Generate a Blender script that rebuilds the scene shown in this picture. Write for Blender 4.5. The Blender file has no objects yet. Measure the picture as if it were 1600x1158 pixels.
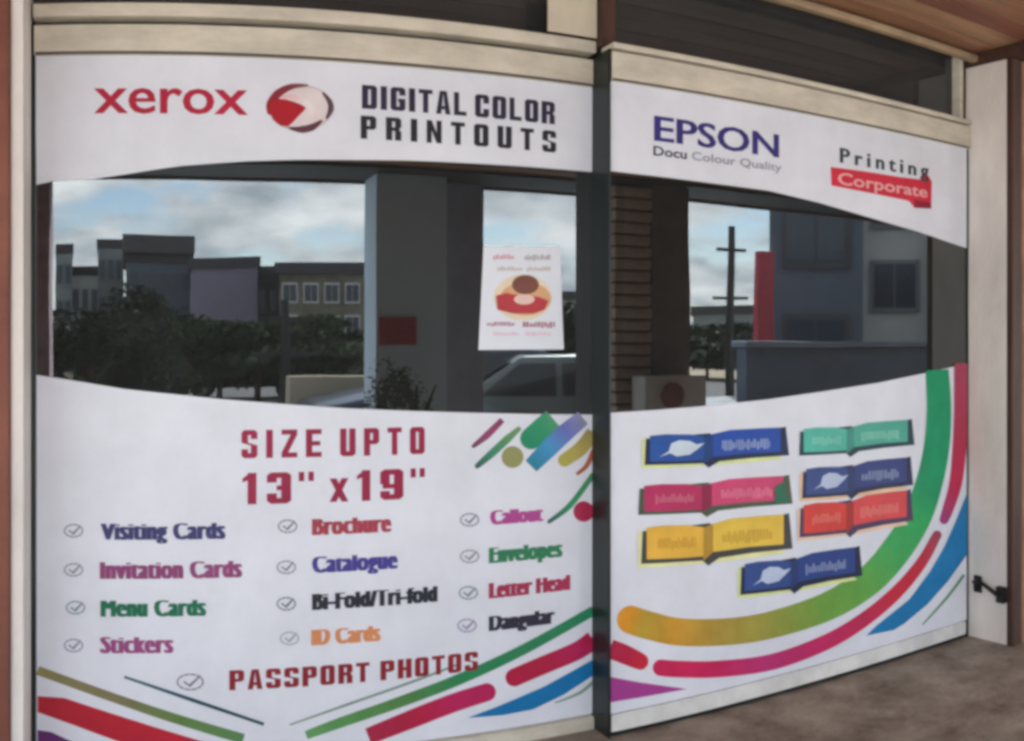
import bpy, bmesh, math, random
from mathutils import Vector
random.seed(7)
S = bpy.context.scene
COL = S.collection
R = math.radians

# ------------------------------------------------------------------ camera
# The photograph is a cylindrical (panorama-stitched) wide view: upright edges stay
# straight while long level edges bow.  Cylinder radius 1540 px of the 1600 px wide picture.
F, X0, YH = 1540.0, 190.0, 540.0          # px per radian, column of the wall normal, horizon row
H = 1.48                                  # eye height above the pavement, metres
DL, DR = 3.40, 3.28                       # distance to the left pane and to the right pane
cam = bpy.data.cameras.new("camera")
cam.type = 'PANO'
cam.panorama_type = 'CENTRAL_CYLINDRICAL'
cam.central_cylindrical_radius = 1.0
cam.central_cylindrical_range_u_min = -800.0 / F
cam.central_cylindrical_range_u_max = 800.0 / F
cam.central_cylindrical_range_v_min = -(1158.0 - YH) / F
cam.central_cylindrical_range_v_max = YH / F
cam.clip_start = 0.05
cam.clip_end = 2000.0
co = bpy.data.objects.new("camera", cam)
COL.objects.link(co)
co.location = (0, 0, H)
co.rotation_euler = (R(90), 0, -(800.0 - X0) / F)
S.camera = co

# ------------------------------------------------------------------ sky, sun, exposure
SUN_EL, SUN_AZ = R(44), R(150)             # azimuth from +Y clockwise: the sun stands over the street side
w = bpy.data.worlds.new("World")
S.world = w
w.use_nodes = True
nt = w.node_tree
nt.nodes.clear()
def N(t, **kw):
    n = nt.nodes.new(t)
    for k, v in kw.items():
        setattr(n, k, v)
    return n
L = lambda a, b: nt.links.new(a, b)
out = N('ShaderNodeOutputWorld')
bg = N('ShaderNodeBackground')
bg.inputs['Strength'].default_value = 0.072
sky = N('ShaderNodeTexSky', sky_type='NISHITA')
sky.sun_disc = False
sky.sun_elevation = SUN_EL
sky.sun_rotation = SUN_AZ
sky.air_density = 1.0
sky.dust_density = 0.25
tc = N('ShaderNodeTexCoord')
sep = N('ShaderNodeSeparateXYZ')
L(tc.outputs['Generated'], sep.inputs[0])
addz = N('ShaderNodeMath', operation='MAXIMUM'); addz.inputs[1].default_value = 0.0
L(sep.outputs['Z'], addz.inputs[0])
addz2 = N('ShaderNodeMath', operation='ADD'); addz2.inputs[1].default_value = 0.34
L(addz.outputs[0], addz2.inputs[0])
dx = N('ShaderNodeMath', operation='DIVIDE'); L(sep.outputs['X'], dx.inputs[0]); L(addz2.outputs[0], dx.inputs[1])
dy = N('ShaderNodeMath', operation='DIVIDE'); L(sep.outputs['Y'], dy.inputs[0]); L(addz2.outputs[0], dy.inputs[1])
cmb = N('ShaderNodeCombineXYZ'); L(dx.outputs[0], cmb.inputs[0]); L(dy.outputs[0], cmb.inputs[1])
cn = N('ShaderNodeTexNoise'); cn.inputs['Scale'].default_value = 3.6; cn.inputs['Detail'].default_value = 7; cn.inputs['Roughness'].default_value = 0.58
L(cmb.outputs[0], cn.inputs['Vector'])
cr = N('ShaderNodeValToRGB')
cr.color_ramp.elements[0].position = 0.37; cr.color_ramp.elements[0].color = (0, 0, 0, 1)
cr.color_ramp.elements[1].position = 0.50; cr.color_ramp.elements[1].color = (1, 1, 1, 1)
L(cn.outputs['Fac'], cr.inputs['Fac'])
cn2 = N('ShaderNodeTexNoise'); cn2.inputs['Scale'].default_value = 4.2; cn2.inputs['Detail'].default_value = 5
L(cmb.outputs[0], cn2.inputs['Vector'])
cr2 = N('ShaderNodeValToRGB')
cr2.color_ramp.elements[0].position = 0.35; cr2.color_ramp.elements[0].color = (4.2, 4.8, 5.3, 1)
cr2.color_ramp.elements[1].position = 0.68; cr2.color_ramp.elements[1].color = (10.4, 10.6, 10.6, 1)
L(cn2.outputs['Fac'], cr2.inputs['Fac'])
mx = N('ShaderNodeMix', data_type='RGBA')
L(cr.outputs['Color'], mx.inputs['Factor'])
L(sky.outputs[0], mx.inputs['A'])
L(cr2.outputs['Color'], mx.inputs['B'])
L(mx.outputs['Result'], bg.inputs['Color'])
L(bg.outputs[0], out.inputs[0])

sun = bpy.data.lights.new("sun", 'SUN')
sun.energy = 3.3
sun.angle = R(1.0)
sun.color = (1.0, 0.985, 0.965)
so = bpy.data.objects.new("sun", sun)
COL.objects.link(so)
sd = Vector((math.sin(SUN_AZ) * math.cos(SUN_EL), math.cos(SUN_AZ) * math.cos(SUN_EL), math.sin(SUN_EL)))
so.rotation_euler = (-sd).to_track_quat('-Z', 'Y').to_euler()
so.location = (0, -5, 20)

S.view_settings.view_transform = 'Standard'
S.view_settings.look = 'None'
S.view_settings.gamma = 1.0
S.view_settings.use_curve_mapping = False
S.view_settings.exposure = 2.98
S.cycles.use_denoising = True
S.cycles.filter_width = 3.5               # soft phone picture
S.cycles.max_bounces = 10
S.cycles.diffuse_bounces = 5

# ------------------------------------------------------------------ materials
def s2l(c):
    c /= 255.0
    return c / 12.92 if c <= 0.04045 else ((c + 0.055) / 1.055) ** 2.4
def rgb(r, g, b):
    return (s2l(r), s2l(g), s2l(b), 1)
MATS = {}
def mat(name, color, rough=0.7, metal=0.0, var=0.0, scale=6.0, bump=0.0, bscale=40.0, color2=None, stretch=(1, 1, 1), coat=0.0, spec=0.5, contrast=(0.35, 0.65)):
    if name in MATS:
        return MATS[name]
    m = bpy.data.materials.new(name)
    m.use_nodes = True
    t = m.node_tree
    b = t.nodes['Principled BSDF']
    b.inputs['Roughness'].default_value = rough
    b.inputs['Metallic'].default_value = metal
    b.inputs['Coat Weight'].default_value = coat
    b.inputs['Specular IOR Level'].default_value = spec
    b.inputs['Base Color'].default_value = color
    c = t.nodes.new('ShaderNodeTexCoord')
    mp = t.nodes.new('ShaderNodeMapping')
    mp.inputs['Scale'].default_value = stretch
    t.links.new(c.outputs['Object'], mp.inputs[0])
    if var > 0 or color2:
        n = t.nodes.new('ShaderNodeTexNoise')
        n.inputs['Scale'].default_value = scale
        n.inputs['Detail'].default_value = 8
        n.inputs['Roughness'].default_value = 0.62
        t.links.new(mp.outputs[0], n.inputs['Vector'])
        r = t.nodes.new('ShaderNodeValToRGB')
        c2 = color2 or tuple(min(1, k * (1 + var)) for k in color[:3]) + (1,)
        c1 = color if color2 else tuple(k * (1 - var) for k in color[:3]) + (1,)
        r.color_ramp.elements[0].color = c1
        r.color_ramp.elements[1].color = c2
        r.color_ramp.elements[0].position = contrast[0]
        r.color_ramp.elements[1].position = contrast[1]
        t.links.new(n.outputs['Fac'], r.inputs['Fac'])
        t.links.new(r.outputs['Color'], b.inputs['Base Color'])
    if bump > 0:
        n2 = t.nodes.new('ShaderNodeTexNoise')
        n2.inputs['Scale'].default_value = bscale
        n2.inputs['Detail'].default_value = 6
        t.links.new(mp.outputs[0], n2.inputs['Vector'])
        bp = t.nodes.new('ShaderNodeBump')
        bp.inputs['Strength'].default_value = bump
        bp.inputs['Distance'].default_value = 0.01
        t.links.new(n2.outputs['Fac'], bp.inputs['Height'])
        t.links.new(bp.outputs['Normal'], b.inputs['Normal'])
    MATS[name] = m
    return m

def ink_material():
    m = bpy.data.materials.new('printed_ink')
    m.use_nodes = True
    t = m.node_tree
    b = t.nodes['Principled BSDF']
    a = t.nodes.new('ShaderNodeAttribute')
    a.attribute_name = 'ink'
    c = t.nodes.new('ShaderNodeTexCoord')
    n = t.nodes.new('ShaderNodeTexNoise')
    n.inputs['Scale'].default_value = 9
    n.inputs['Detail'].default_value = 7
    t.links.new(c.outputs['Object'], n.inputs['Vector'])
    r = t.nodes.new('ShaderNodeMapRange')
    r.inputs['From Min'].default_value = 0.3; r.inputs['From Max'].default_value = 0.7
    r.inputs['To Min'].default_value = 0.86; r.inputs['To Max'].default_value = 1.06
    t.links.new(n.outputs['Fac'], r.inputs['Value'])
    mu = t.nodes.new('ShaderNodeVectorMath'); mu.operation = 'SCALE'
    t.links.new(a.outputs['Color'], mu.inputs[0])
    t.links.new(r.outputs[0], mu.inputs['Scale'])
    t.links.new(mu.outputs[0], b.inputs['Base Color'])
    b.inputs['Roughness'].default_value = 0.42
    b.inputs['Specular IOR Level'].default_value = 0.35
    return m
INK = ink_material()

def glass_material(name, fac, tint, wav=0.012, dust=0.03):
    m = bpy.data.materials.new(name)
    m.use_nodes = True
    t = m.node_tree
    t.nodes.clear()
    o = t.nodes.new('ShaderNodeOutputMaterial')
    g = t.nodes.new('ShaderNodeBsdfGlossy'); g.inputs['Roughness'].default_value = 0.012
    g.inputs['Color'].default_value = (0.93, 0.98, 1.0, 1)
    tr = t.nodes.new('ShaderNodeBsdfTransparent'); tr.inputs['Color'].default_value = tint
    lw = t.nodes.new('ShaderNodeFresnel'); lw.inputs['IOR'].default_value = fac
    c = t.nodes.new('ShaderNodeTexCoord')
    n = t.nodes.new('ShaderNodeTexNoise'); n.inputs['Scale'].default_value = 1.3; n.inputs['Detail'].default_value = 1.0
    t.links.new(c.outputs['Object'], n.inputs['Vector'])
    bp = t.nodes.new('ShaderNodeBump'); bp.inputs['Strength'].default_value = wav; bp.inputs['Distance'].default_value = 0.1
    t.links.new(n.outputs['Fac'], bp.inputs['Height'])
    t.links.new(bp.outputs['Normal'], g.inputs['Normal'])
    df = t.nodes.new('ShaderNodeBsdfDiffuse'); df.inputs['Color'].default_value = (0.75, 0.77, 0.78, 1)
    dn = t.nodes.new('ShaderNodeTexNoise'); dn.inputs['Scale'].default_value = 2.5; dn.inputs['Detail'].default_value = 5
    t.links.new(c.outputs['Object'], dn.inputs['Vector'])
    dr = t.nodes.new('ShaderNodeMapRange'); dr.inputs['To Min'].default_value = dust * 0.6; dr.inputs['To Max'].default_value = dust * 1.4
    t.links.new(dn.outputs['Fac'], dr.inputs['Value'])
    md = t.nodes.new('ShaderNodeMixShader')
    t.links.new(dr.outputs[0], md.inputs[0]); t.links.new(tr.outputs[0], md.inputs[1]); t.links.new(df.outputs[0], md.inputs[2])
    mxs = t.nodes.new('ShaderNodeMixShader')
    t.links.new(lw.outputs[0], mxs.inputs[0])
    t.links.new(md.outputs[0], mxs.inputs[1])
    t.links.new(g.outputs[0], mxs.inputs[2])
    t.links.new(mxs.outputs[0], o.inputs[0])
    return m
GLASS = glass_material('tinted_window_glass', 2.1, (0.10, 0.12, 0.13, 1), dust=0.022)
DARKGLASS = glass_material('transom_glass', 1.62, (0.10, 0.11, 0.11, 1), dust=0.05)

CREAM = mat('cream_painted_metal', rgb(206, 200, 184), 0.5, var=0.14, scale=5, bump=0.12, bscale=30, stretch=(1, 1, 3))
CREAMPOST = mat('cream_plaster', rgb(226, 221, 216), 0.75, var=0.12, scale=3.5, bump=0.3, bscale=60, stretch=(1, 1, 0.4))
REDBROWN = mat('red_brown_paint', rgb(120, 70, 55), 0.65, var=0.25, scale=3, bump=0.25, bscale=35)
DARKBROWN = mat('dark_brown_timber', rgb(72, 48, 38), 0.6, var=0.3, scale=4, bump=0.3, bscale=25, stretch=(6, 6, 0.6))
TAN = mat('tan_plaster', rgb(150, 115, 90), 0.85, var=0.2, scale=6, bump=0.4, bscale=45)
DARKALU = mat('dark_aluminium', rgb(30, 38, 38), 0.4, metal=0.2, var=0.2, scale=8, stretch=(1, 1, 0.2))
VINYL = mat('white_vinyl', (0.75, 0.785, 0.87, 1), 0.45, var=0.055, scale=3.2, bump=0.05, bscale=7, spec=0.35)
VINYLTOP = VINYL
PAPER = mat('white_paper', (0.78, 0.83, 0.92, 1), 0.7, var=0.03, scale=4)
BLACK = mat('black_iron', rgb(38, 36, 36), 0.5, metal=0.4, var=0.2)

# ------------------------------------------------------------------ object helpers
def tag(o, label, cat, group=None):
    o['label'] = label
    if cat: o['category'] = cat
    if group: o['group'] = group
    return o
def struct(o):
    o['kind'] = 'structure'
    return o
def link(name, me, parent=None):
    o = bpy.data.objects.new(name, me)
    COL.objects.link(o)
    if parent is not None:
        o.parent = parent
    return o
def empty(name, loc=(0, 0, 0)):
    o = bpy.data.objects.new(name, None)
    o.empty_display_size = 0.2
    o.location = loc
    COL.objects.link(o)
    return o
def meshobj(name, bm, m, parent=None, loc=None, smooth=False):
    me = bpy.data.meshes.new(name)
    bm.to_mesh(me); bm.free()
    for k in (m if isinstance(m, (list, tuple)) else [m]):
        me.materials.append(k)
    if smooth:
        for p in me.polygons: p.use_smooth = True
    o = link(name, me, parent)
    if loc is not None:
        o.location = loc
    return o
def bm_box(bm, x0, x1, y0, y1, z0, z1, mi=0, bevel=0.0):
    vs = [bm.verts.new(p) for p in ((x0, y0, z0), (x1, y0, z0), (x1, y1, z0), (x0, y1, z0), (x0, y0, z1), (x1, y0, z1), (x1, y1, z1), (x0, y1, z1))]
    fs = [bm.faces.new([vs[i] for i in q]) for q in ((0, 3, 2, 1), (4, 5, 6, 7), (0, 1, 5, 4), (1, 2, 6, 5), (2, 3, 7, 6), (3, 0, 4, 7))]
    for f in fs: f.material_index = mi
    if bevel > 0:
        es = list({e for f in fs for e in f.edges})
        r = bmesh.ops.bevel(bm, geom=es, offset=bevel, segments=2, affect='EDGES', profile=0.6)
        for f in r['faces']: f.material_index = mi
def box(name, x0, x1, y0, y1, z0, z1, m, parent=None, bevel=0.004):
    """a bevelled box whose origin sits at the middle of its base (world axes; parents have no rotation)"""
    cx, cy = (x0 + x1) / 2, (y0 + y1) / 2
    bm = bmesh.new()
    bm_box(bm, x0 - cx, x1 - cx, y0 - cy, y1 - cy, 0, z1 - z0, 0, bevel)
    o = meshobj(name, bm, m, parent)
    p = Vector((cx, cy, z0))
    if parent is not None:
        q = parent
        while q is not None:
            p = p - Vector(q.location); q = q.parent
    o.location = p
    return o
def bm_tube(bm, pts, rad, seg=8, mi=0):
    rings = []
    for i, p in enumerate(pts):
        p = Vector(p)
        a = Vector(pts[max(0, i - 1)]); b = Vector(pts[min(len(pts) - 1, i + 1)])
        d = (b - a).normalized()
        u = d.cross(Vector((0, 0, 1)) if abs(d.z) < 0.9 else Vector((1, 0, 0))).normalized()
        v = d.cross(u)
        r = rad[i] if isinstance(rad, (list, tuple)) else rad
        rings.append([bm.verts.new(p + (u * math.cos(k * 2 * math.pi / seg) + v * math.sin(k * 2 * math.pi / seg)) * r) for k in range(seg)])
    for a, b in zip(rings, rings[1:]):
        for k in range(seg):
            f = bm.faces.new((a[k], a[(k + 1) % seg], b[(k + 1) % seg], b[k])); f.material_index = mi
    for rr in (rings[0][::-1], rings[-1]):
        f = bm.faces.new(rr); f.material_index = mi

# ------------------------------------------------------------------ measuring on the two glass planes
def on(px, py, D):
    """photograph measurement -> metres (X along the shopfront, Z up) on the plane at distance D"""
    th = (px - X0) / F
    return D * math.tan(th), H + (YH - py) / F * D / math.cos(th)

def ink(r, g, b, k=0.74):
    """pigment of a printed colour measured in the photograph beside white vinyl (about 200)"""
    wv = s2l(205)
    return tuple(min(0.85, max(0.008, s2l(c) / wv * k)) for c in (r, g, b))

def _q(a, b, c, d):
    return [(a, b), (c, b), (c, d), (a, d)]
_S, _B = 0.41, 0.18                        # stem width, bar height of the poster capitals
def _corner(l, r, b, t, cut):              # bar with cut outer corners; cut: set of 'bl','br','tl','tr'
    k, h = 0.17, 0.09
    P = []
    P += [(l, b + h), (l + k, b)] if 'bl' in cut else [(l, b)]
    P += [(r - k, b), (r, b + h)] if 'br' in cut else [(r, b)]
    P += [(r, t - h), (r - k, t)] if 'tr' in cut else [(r, t)]
    P += [(l + k, t), (l, t - h)] if 'tl' in cut else [(l, t)]
    return P
_LEFT, _RIGHT = _q(0, _B, _S, 1 - _B), _q(1 - _S, _B, 1, 1 - _B)
_TOPO, _BOTO = _corner(0, 1, 1 - _B, 1, {'tl', 'tr'}), _corner(0, 1, 0, _B, {'bl', 'br'})
_M0, _M1 = 0.41, 0.57
BLOCK = {
    'I': [_q(0, 0, 1, 1)], 'L': [_q(0, _B, _S, 1), _q(0, 0, 1, _B)], 'T': [_q(0, 1 - _B, 1, 1), _q(0.31, 0, 0.69, 1 - _B)],
    'U': [_q(0, _B, _S, 1), _q(1 - _S, _B, 1, 1), _BOTO], 'O': [_LEFT, _RIGHT, _TOPO, _BOTO],
    'D': [_LEFT, _RIGHT, _corner(0, 1, 1 - _B, 1, {'tr'}), _corner(0, 1, 0, _B, {'br'})],
    'P': [_q(0, 0, _S, 1 - _B), _corner(0, 1, 1 - _B, 1, {'tr'}), _q(1 - _S, _M1, 1, 1 - _B), _corner(_S, 1, _M0, _M1, {'br'})],
    'R': [_q(0, 0, _S, 1 - _B), _corner(0, 1, 1 - _B, 1, {'tr'}), _q(1 - _S, _M1, 1, 1 - _B), _q(_S, _M0, 0.9, _M1), _q(1 - _S, 0, 1, _M0)],
    'C': [_LEFT, _TOPO, _BOTO, _q(1 - _S, 0.62, 1, 1 - _B), _q(1 - _S, _B, 1, 0.38)],
    'G': [_LEFT, _TOPO, _BOTO, _q(1 - _S, 0.66, 1, 1 - _B), _q(1 - _S, _B, 1, 0.52), _q(0.5, 0.38, 1 - _S, 0.52)],
    'S': [_TOPO, _q(0, 0.55, _S, 1 - _B), _q(1 - _S, 0.68, 1, 1 - _B), [(0, 0.55), (_S, 0.55), (1, 0.45), (1 - _S, 0.45)], _q(1 - _S, _B, 1, 0.45), _q(0, _B, _S, 0.32), _BOTO],
    'E': [_q(0, 0, _S, 1), _q(_S, 0, 1, _B), _q(_S, 1 - _B, 1, 1), _q(_S, _M0, 0.92, _M1)],
    'A': [[(0, 0), (0.36, 0), (0.5, 0.9), (0.5, 1), (0.26, 1)], [(0.64, 0), (1, 0), (0.74, 1), (0.5, 1), (0.5, 0.9)], [(0.395, 0.2), (0.605, 0.2), (0.585, 0.35), (0.415, 0.35)]],
    'N': [_q(0, 0, 0.34, 1), _q(0.66, 0, 1, 1), [(0.34, 1), (0.34, 0.55), (0.66, 0), (0.66, 0.45)]],
    'Z': [_q(0, 1 - _B, 1, 1), _q(0, 0, 1, _B), [(0, _B), (0.42, _B), (1, 1 - _B), (0.58, 1 - _B)]],
    'H': [_q(0, 0, _S, 1), _q(1 - _S, 0, 1, 1), _q(_S, _M0, 1 - _S, _M1)],
    '1': [_q(0.35, 0, 0.85, 1), [(0.05, 0.7), (0.35, 0.76), (0.35, 0.95), (0.05, 0.82)]],
    '3': [_TOPO, _q(0, 0.68, _S, 1 - _B), _q(1 - _S, 0.58, 1, 1 - _B), _corner(0.4, 1, 0.43, 0.58, ()), _q(1 - _S, _B, 1, 0.43), _q(0, _B, _S, 0.33), _BOTO],
    '9': [_TOPO, _q(0, 0.52, _S, 1 - _B), _q(1 - _S, _B, 1, 1 - _B), _q(0.1, 0.37, 1 - _S, 0.52), _q(0, _B, _S, 0.29), _BOTO],
    'x': [[(0, 0), (0.36, 0), (1, 0.76), (0.64, 0.76)], [(0, 0.76), (0.36, 0.76), (0.5, 0.594), (0.32, 0.38)], [(0.64, 0), (1, 0), (0.68, 0.38), (0.5, 0.166)]],
    '"': [_q(0, 0.7, 0.36, 1), _q(0.64, 0.7, 1, 1)],
}
BLOCKW = {'I': 0.42, '1': 0.72, 'x': 0.8, '"': 0.62, 'L': 0.88, 'T': 0.95}

class Print:
    """flat print on one plane: polygons with their own ink colour, each layer a little prouder"""
    def __init__(s, D, lift=0.004):
        s.D, s.y = D, D - lift
        s.v, s.f, s.c = [], [], []
    def up(s, d=0.0004):
        s.y -= d
    def tri(s, pts, col):
        """pts: px polygon, any shape"""
        P = [on(x, y, s.D) for x, y in pts]
        s.metric(P, col)
    def metric(s, P, col):
        bm = bmesh.new()
        vs = [bm.verts.new((x, 0, z)) for x, z in P]
        try:
            f = bm.faces.new(vs)
        except ValueError:
            bm.free(); return
        f.normal_update()
        bmesh.ops.triangulate(bm, faces=[f])
        bm.verts.index_update()
        base = len(s.v)
        for v in bm.verts:
            s.v.append((v.co.x, s.y, v.co.z))
        for f in bm.faces:
            s.f.append([base + v.index for v in f.verts]); s.c.append(col)
        bm.free()
    def stroke(s, pts, wid, cols, caps=(True, True), sub=6):
        """a band along a px path; widths in px, may vary; colours may run along it"""
        n = len(pts)
        wid = wid if isinstance(wid, (list, tuple)) else [wid] * n
        P = []
        if not isinstance(cols[0], (list, tuple)): cols = [cols] * n
        if len(cols) != n:
            cols = [tuple(a + (b - a) * i / (n - 1) for a, b in zip(cols[0], cols[-1])) for i in range(n)]
        def cat(a, b, c, d, t):
            return 0.5 * (2 * b + (c - a) * t + (2 * a - 5 * b + 4 * c - d) * t * t + (3 * b - a - 3 * c + d) * t ** 3)
        for i in range(n - 1):
            q = [pts[max(0, i - 1)], pts[i], pts[i + 1], pts[min(n - 1, i + 2)]]
            steps = sub if n > 2 else 1
            for k in range(steps):
                t = k / steps
                P.append((cat(*[a[0] for a in q], t), cat(*[a[1] for a in q], t), wid[i] + (wid[i + 1] - wid[i]) * t,
                          tuple(a + (b - a) * t for a, b in zip(cols[i], cols[i + 1]))))
        P.append((pts[-1][0], pts[-1][1], wid[-1], cols[-1]))
        L_, R_ = [], []
        for i, (x, y, wd, c) in enumerate(P):
            a = P[max(0, i - 1)]; b = P[min(len(P) - 1, i + 1)]
            d = math.hypot(b[0] - a[0], b[1] - a[1]) or 1
            nx, ny = -(b[1] - a[1]) / d, (b[0] - a[0]) / d
            L_.append((x + nx * wd / 2, y + ny * wd / 2)); R_.append((x - nx * wd / 2, y - ny * wd / 2))
        base = len(s.v)
        for p in L_ + R_:
            X, Z = on(p[0], p[1], s.D); s.v.append((X, s.y, Z))
        m = len(P)
        for i in range(m - 1):
            s.f.append([base + i, base + i + 1, base + m + i + 1, base + m + i]); s.c.append(P[i][3])
        for e, on_ in ((0, caps[0]), (m - 1, caps[1])):
            if on_:
                q = P[1] if e == 0 else P[e - 1]
                ang = math.degrees(math.atan2(P[e][1] - q[1], P[e][0] - q[0]))
                s.ellipse(P[e][0], P[e][1], P[e][2] / 2, P[e][2] / 2, P[e][3], n=14, a0=ang - 90, a1=ang + 90)
    def ellipse(s, cx, cy, rx, ry, col, n=32, a0=0, a1=360, rot=0):
        pts = []
        for k in range(n + (a1 - a0 < 360)):
            a = R(a0 + (a1 - a0) * k / n)
            x, y = rx * math.cos(a), ry * math.sin(a)
            pts.append((cx + x * math.cos(R(rot)) - y * math.sin(R(rot)), cy + x * math.sin(R(rot)) + y * math.cos(R(rot))))
        s.tri(pts, col)
    def text(s, body, x0, x1, ytop, ybase, col, weight=0.01, cap='H', spacing=1.0, shear=0.0, bold=0.0, xtall=None):
        cu = bpy.data.curves.new('t', 'FONT')
        cu.resolution_u = 3
        cu.offset = weight
        cu.space_character = spacing
        cu.shear = shear
        def grab(b):
            cu.body = b
            ob = bpy.data.objects.new('t', cu)
            me = ob.to_mesh()
            vs = [v.co.copy() for v in me.vertices]
            fs = [list(p.vertices) for p in me.polygons]
            ob.to_mesh_clear()
            bpy.data.objects.remove(ob)
            return vs, fs
        hv, _ = grab(cap)
        top, bot = max(v.y for v in hv), min(v.y for v in hv)
        vs, fs = grab(body)
        a, b = min(v.x for v in vs), max(v.x for v in vs)
        XA, ZT = on(x0, ytop, s.D); _, ZB = on(x0, ybase, s.D); XB, _ = on(x1, ytop, s.D)
        if xtall:                                       # poster face: lower case nearly as tall as the capitals
            xv, _ = grab('x'); r_ = (max(v.y for v in xv) - bot) / (top - bot)
            for v in vs:
                t_ = (v.y - bot) / (top - bot)
                t_ = t_ * xtall / r_ if t_ <= r_ else xtall + (t_ - r_) * (1 - xtall) / (1 - r_)
                if t_ < 0: t_ *= 0.6
                v.y = bot + t_ * (top - bot)
        ex = on(x0 + bold, ytop, s.D)[0] - XA            # half the extra stem width, metres
        offs = (0.0,) if bold <= 0 else ((-1, -0.33, 0.33, 1) if bold < 3 else (-1, -0.5, 0, 0.5, 1))
        for k, of in enumerate(offs):
            base = len(s.v)
            for v in vs:
                s.v.append((XA + ex + (v.x - a) / (b - a) * (XB - XA - 2 * ex) + of * ex, s.y - 0.0002 * k, ZB + (v.y - bot) / (top - bot) * (ZT - ZB)))
            for f in fs:
                s.f.append([base + i for i in f]); s.c.append(col)
        bpy.data.curves.remove(cu)
    def block(s, body, x0, x1, ytop, ybase, col, gap=0.32, wide={}, space=0.7):
        """heavy condensed poster capitals built from stems and bars"""
        tot = 0.0; place = []
        for ch in body:
            wch = space if ch == ' ' else BLOCKW.get(ch, 1.0)
            place.append((ch, tot, wch)); tot += wch + gap
        tot -= gap
        XA, ZT = on(x0, ytop, s.D); _, ZB = on(x0, ybase, s.D); XB, _ = on(x1, ytop, s.D)
        for ch, p0, wch in place:
            for poly in BLOCK.get(ch, ()):
                s.metric([(XA + (p0 + u * wch) / tot * (XB - XA), ZB + v * (ZT - ZB)) for u, v in poly], col)
    def smudge(s, x0, x1, y0, y1, slope, col, seed=0, words=1):
        """print too small to read: a row of short upright marks"""
        rr = random.Random(seed)
        x = x0
        gaps = [x0 + (x1 - x0) * (k + 1) / words for k in range(words - 1)]
        while x < x1:
            wd = rr.uniform(2.2, 4.2)
            if any(abs(x - g) < 4 for g in gaps):
                x += 3; continue
            dyy = slope * (x - x0)
            a = y0 + dyy + rr.choice((0, 0, 0.3)) * (y1 - y0)
            b = y1 + dyy + rr.choice((0, 0, 0, 0.2)) * (y1 - y0)
            s.tri([(x, a), (min(x + wd, x1), a), (min(x + wd, x1), b), (x, b)], col)
            x += wd + rr.uniform(0.8, 1.6)
    def build(s, name, parent, label=None):
        me = bpy.data.meshes.new(name)
        xs = [v[0] for v in s.v]; zs = [v[2] for v in s.v]
        cx, cz = (min(xs) + max(xs)) / 2, min(zs)
        me.from_pydata([(x - cx, y - s.D, z - cz) for x, y, z in s.v], [], s.f)
        at = me.color_attributes.new('ink', 'FLOAT_COLOR', 'CORNER')
        for p in me.polygons:
            for li in p.loop_indices:
                at.data[li].color = (*s.c[p.index], 1)
        me.materials.append(INK)
        o = link(name, me, parent)
        p = Vector((cx, s.D, cz)); q = parent
        while q is not None:
            p = p - Vector(q.location); q = q.parent
        o.location = p
        if label: o['label'] = label
        return o

def lettering(parent, D, *a, lift=0.0052, label=None, **k):
    p = Print(D, lift)
    p.text(*a, **k)
    return p.build('lettering', parent, label)

def capitals(parent, D, body, x0, x1, ytop, ybase, col, label, **k):
    p = Print(D, 0.0052)
    p.block(body, x0, x1, ytop, ybase, col, **k)
    return p.build('lettering', parent, label)

def sheet(name, D, pts, parent, m, lift=0.003):
    """vinyl cut to an outline (px), 0.4 mm thick, stuck on the face of the glass"""
    P = [on(x, y, D) for x, y in pts]
    bm = bmesh.new()
    cx = sum(p[0] for p in P) / len(P); cz = min(p[1] for p in P)
    f = bm.faces.new([bm.verts.new((x - cx, -lift, z - cz)) for x, z in P])
    r = bmesh.ops.extrude_face_region(bm, geom=[f])
    for v in [g for g in r['geom'] if isinstance(g, bmesh.types.BMVert)]:
        v.co.y += 0.0012
    bmesh.ops.recalc_face_normals(bm, faces=bm.faces)
    bmesh.ops.triangulate(bm, faces=bm.faces)
    o = meshobj(name, bm, m, parent)
    p = Vector((cx, D, cz)); q = parent
    while q is not None:
        p = p - Vector(q.location); q = q.parent
    o.location = p
    return o

# ================================================================== THE SETTING
PAVE = mat('worn_concrete_pavement', rgb(112, 98, 86), 0.85, color2=rgb(184, 172, 158), scale=4.5, bump=0.8, bscale=26, contrast=(0.3, 0.7))
ASPH = mat('street_asphalt', (0.055, 0.055, 0.06, 1), 0.85, var=0.25, scale=1.0, bump=0.3, bscale=30)
EARTH = mat('dusty_ground', rgb(150, 138, 115), 0.95, var=0.2, scale=0.3)
def flat(name, x0, x1, y0, y1, z, m, t=0.0):
    bm = bmesh.new()
    if t:
        bm_box(bm, x0, x1, y0, y1, -t, 0, 0, 0.01)
    else:
        bm.faces.new([bm.verts.new(p) for p in ((x0, y0, 0), (x1, y0, 0), (x1, y1, 0), (x0, y1, 0))])
    return struct(meshobj(name, bm, m, None, (0, 0, z)))
flat('ground', -600, 600, -900, 300, -0.16, EARTH)
flat('bounce_forecourt', -120, 120, -19.0, -2.45, -0.14, mat('bounce_concrete', rgb(170, 174, 178), 0.9, var=0.12, scale=0.8, bump=0.3, bscale=12))  # unseen pale ground, added to bounce light up under the canopy
flat('road', -300, 300, -32.0, -19.0, -0.145, ASPH)
flat('pavement', -30, 30, -2.3, DL + 6, 0.0, PAVE, 0.13)
kb = bmesh.new(); bm_box(kb, -30, 30, -2.45, -2.304, -0.2, 0.006, 0, 0.015)
struct(meshobj('kerb', kb, mat('kerb_concrete', rgb(150, 145, 136), 0.85, var=0.15)))

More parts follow.
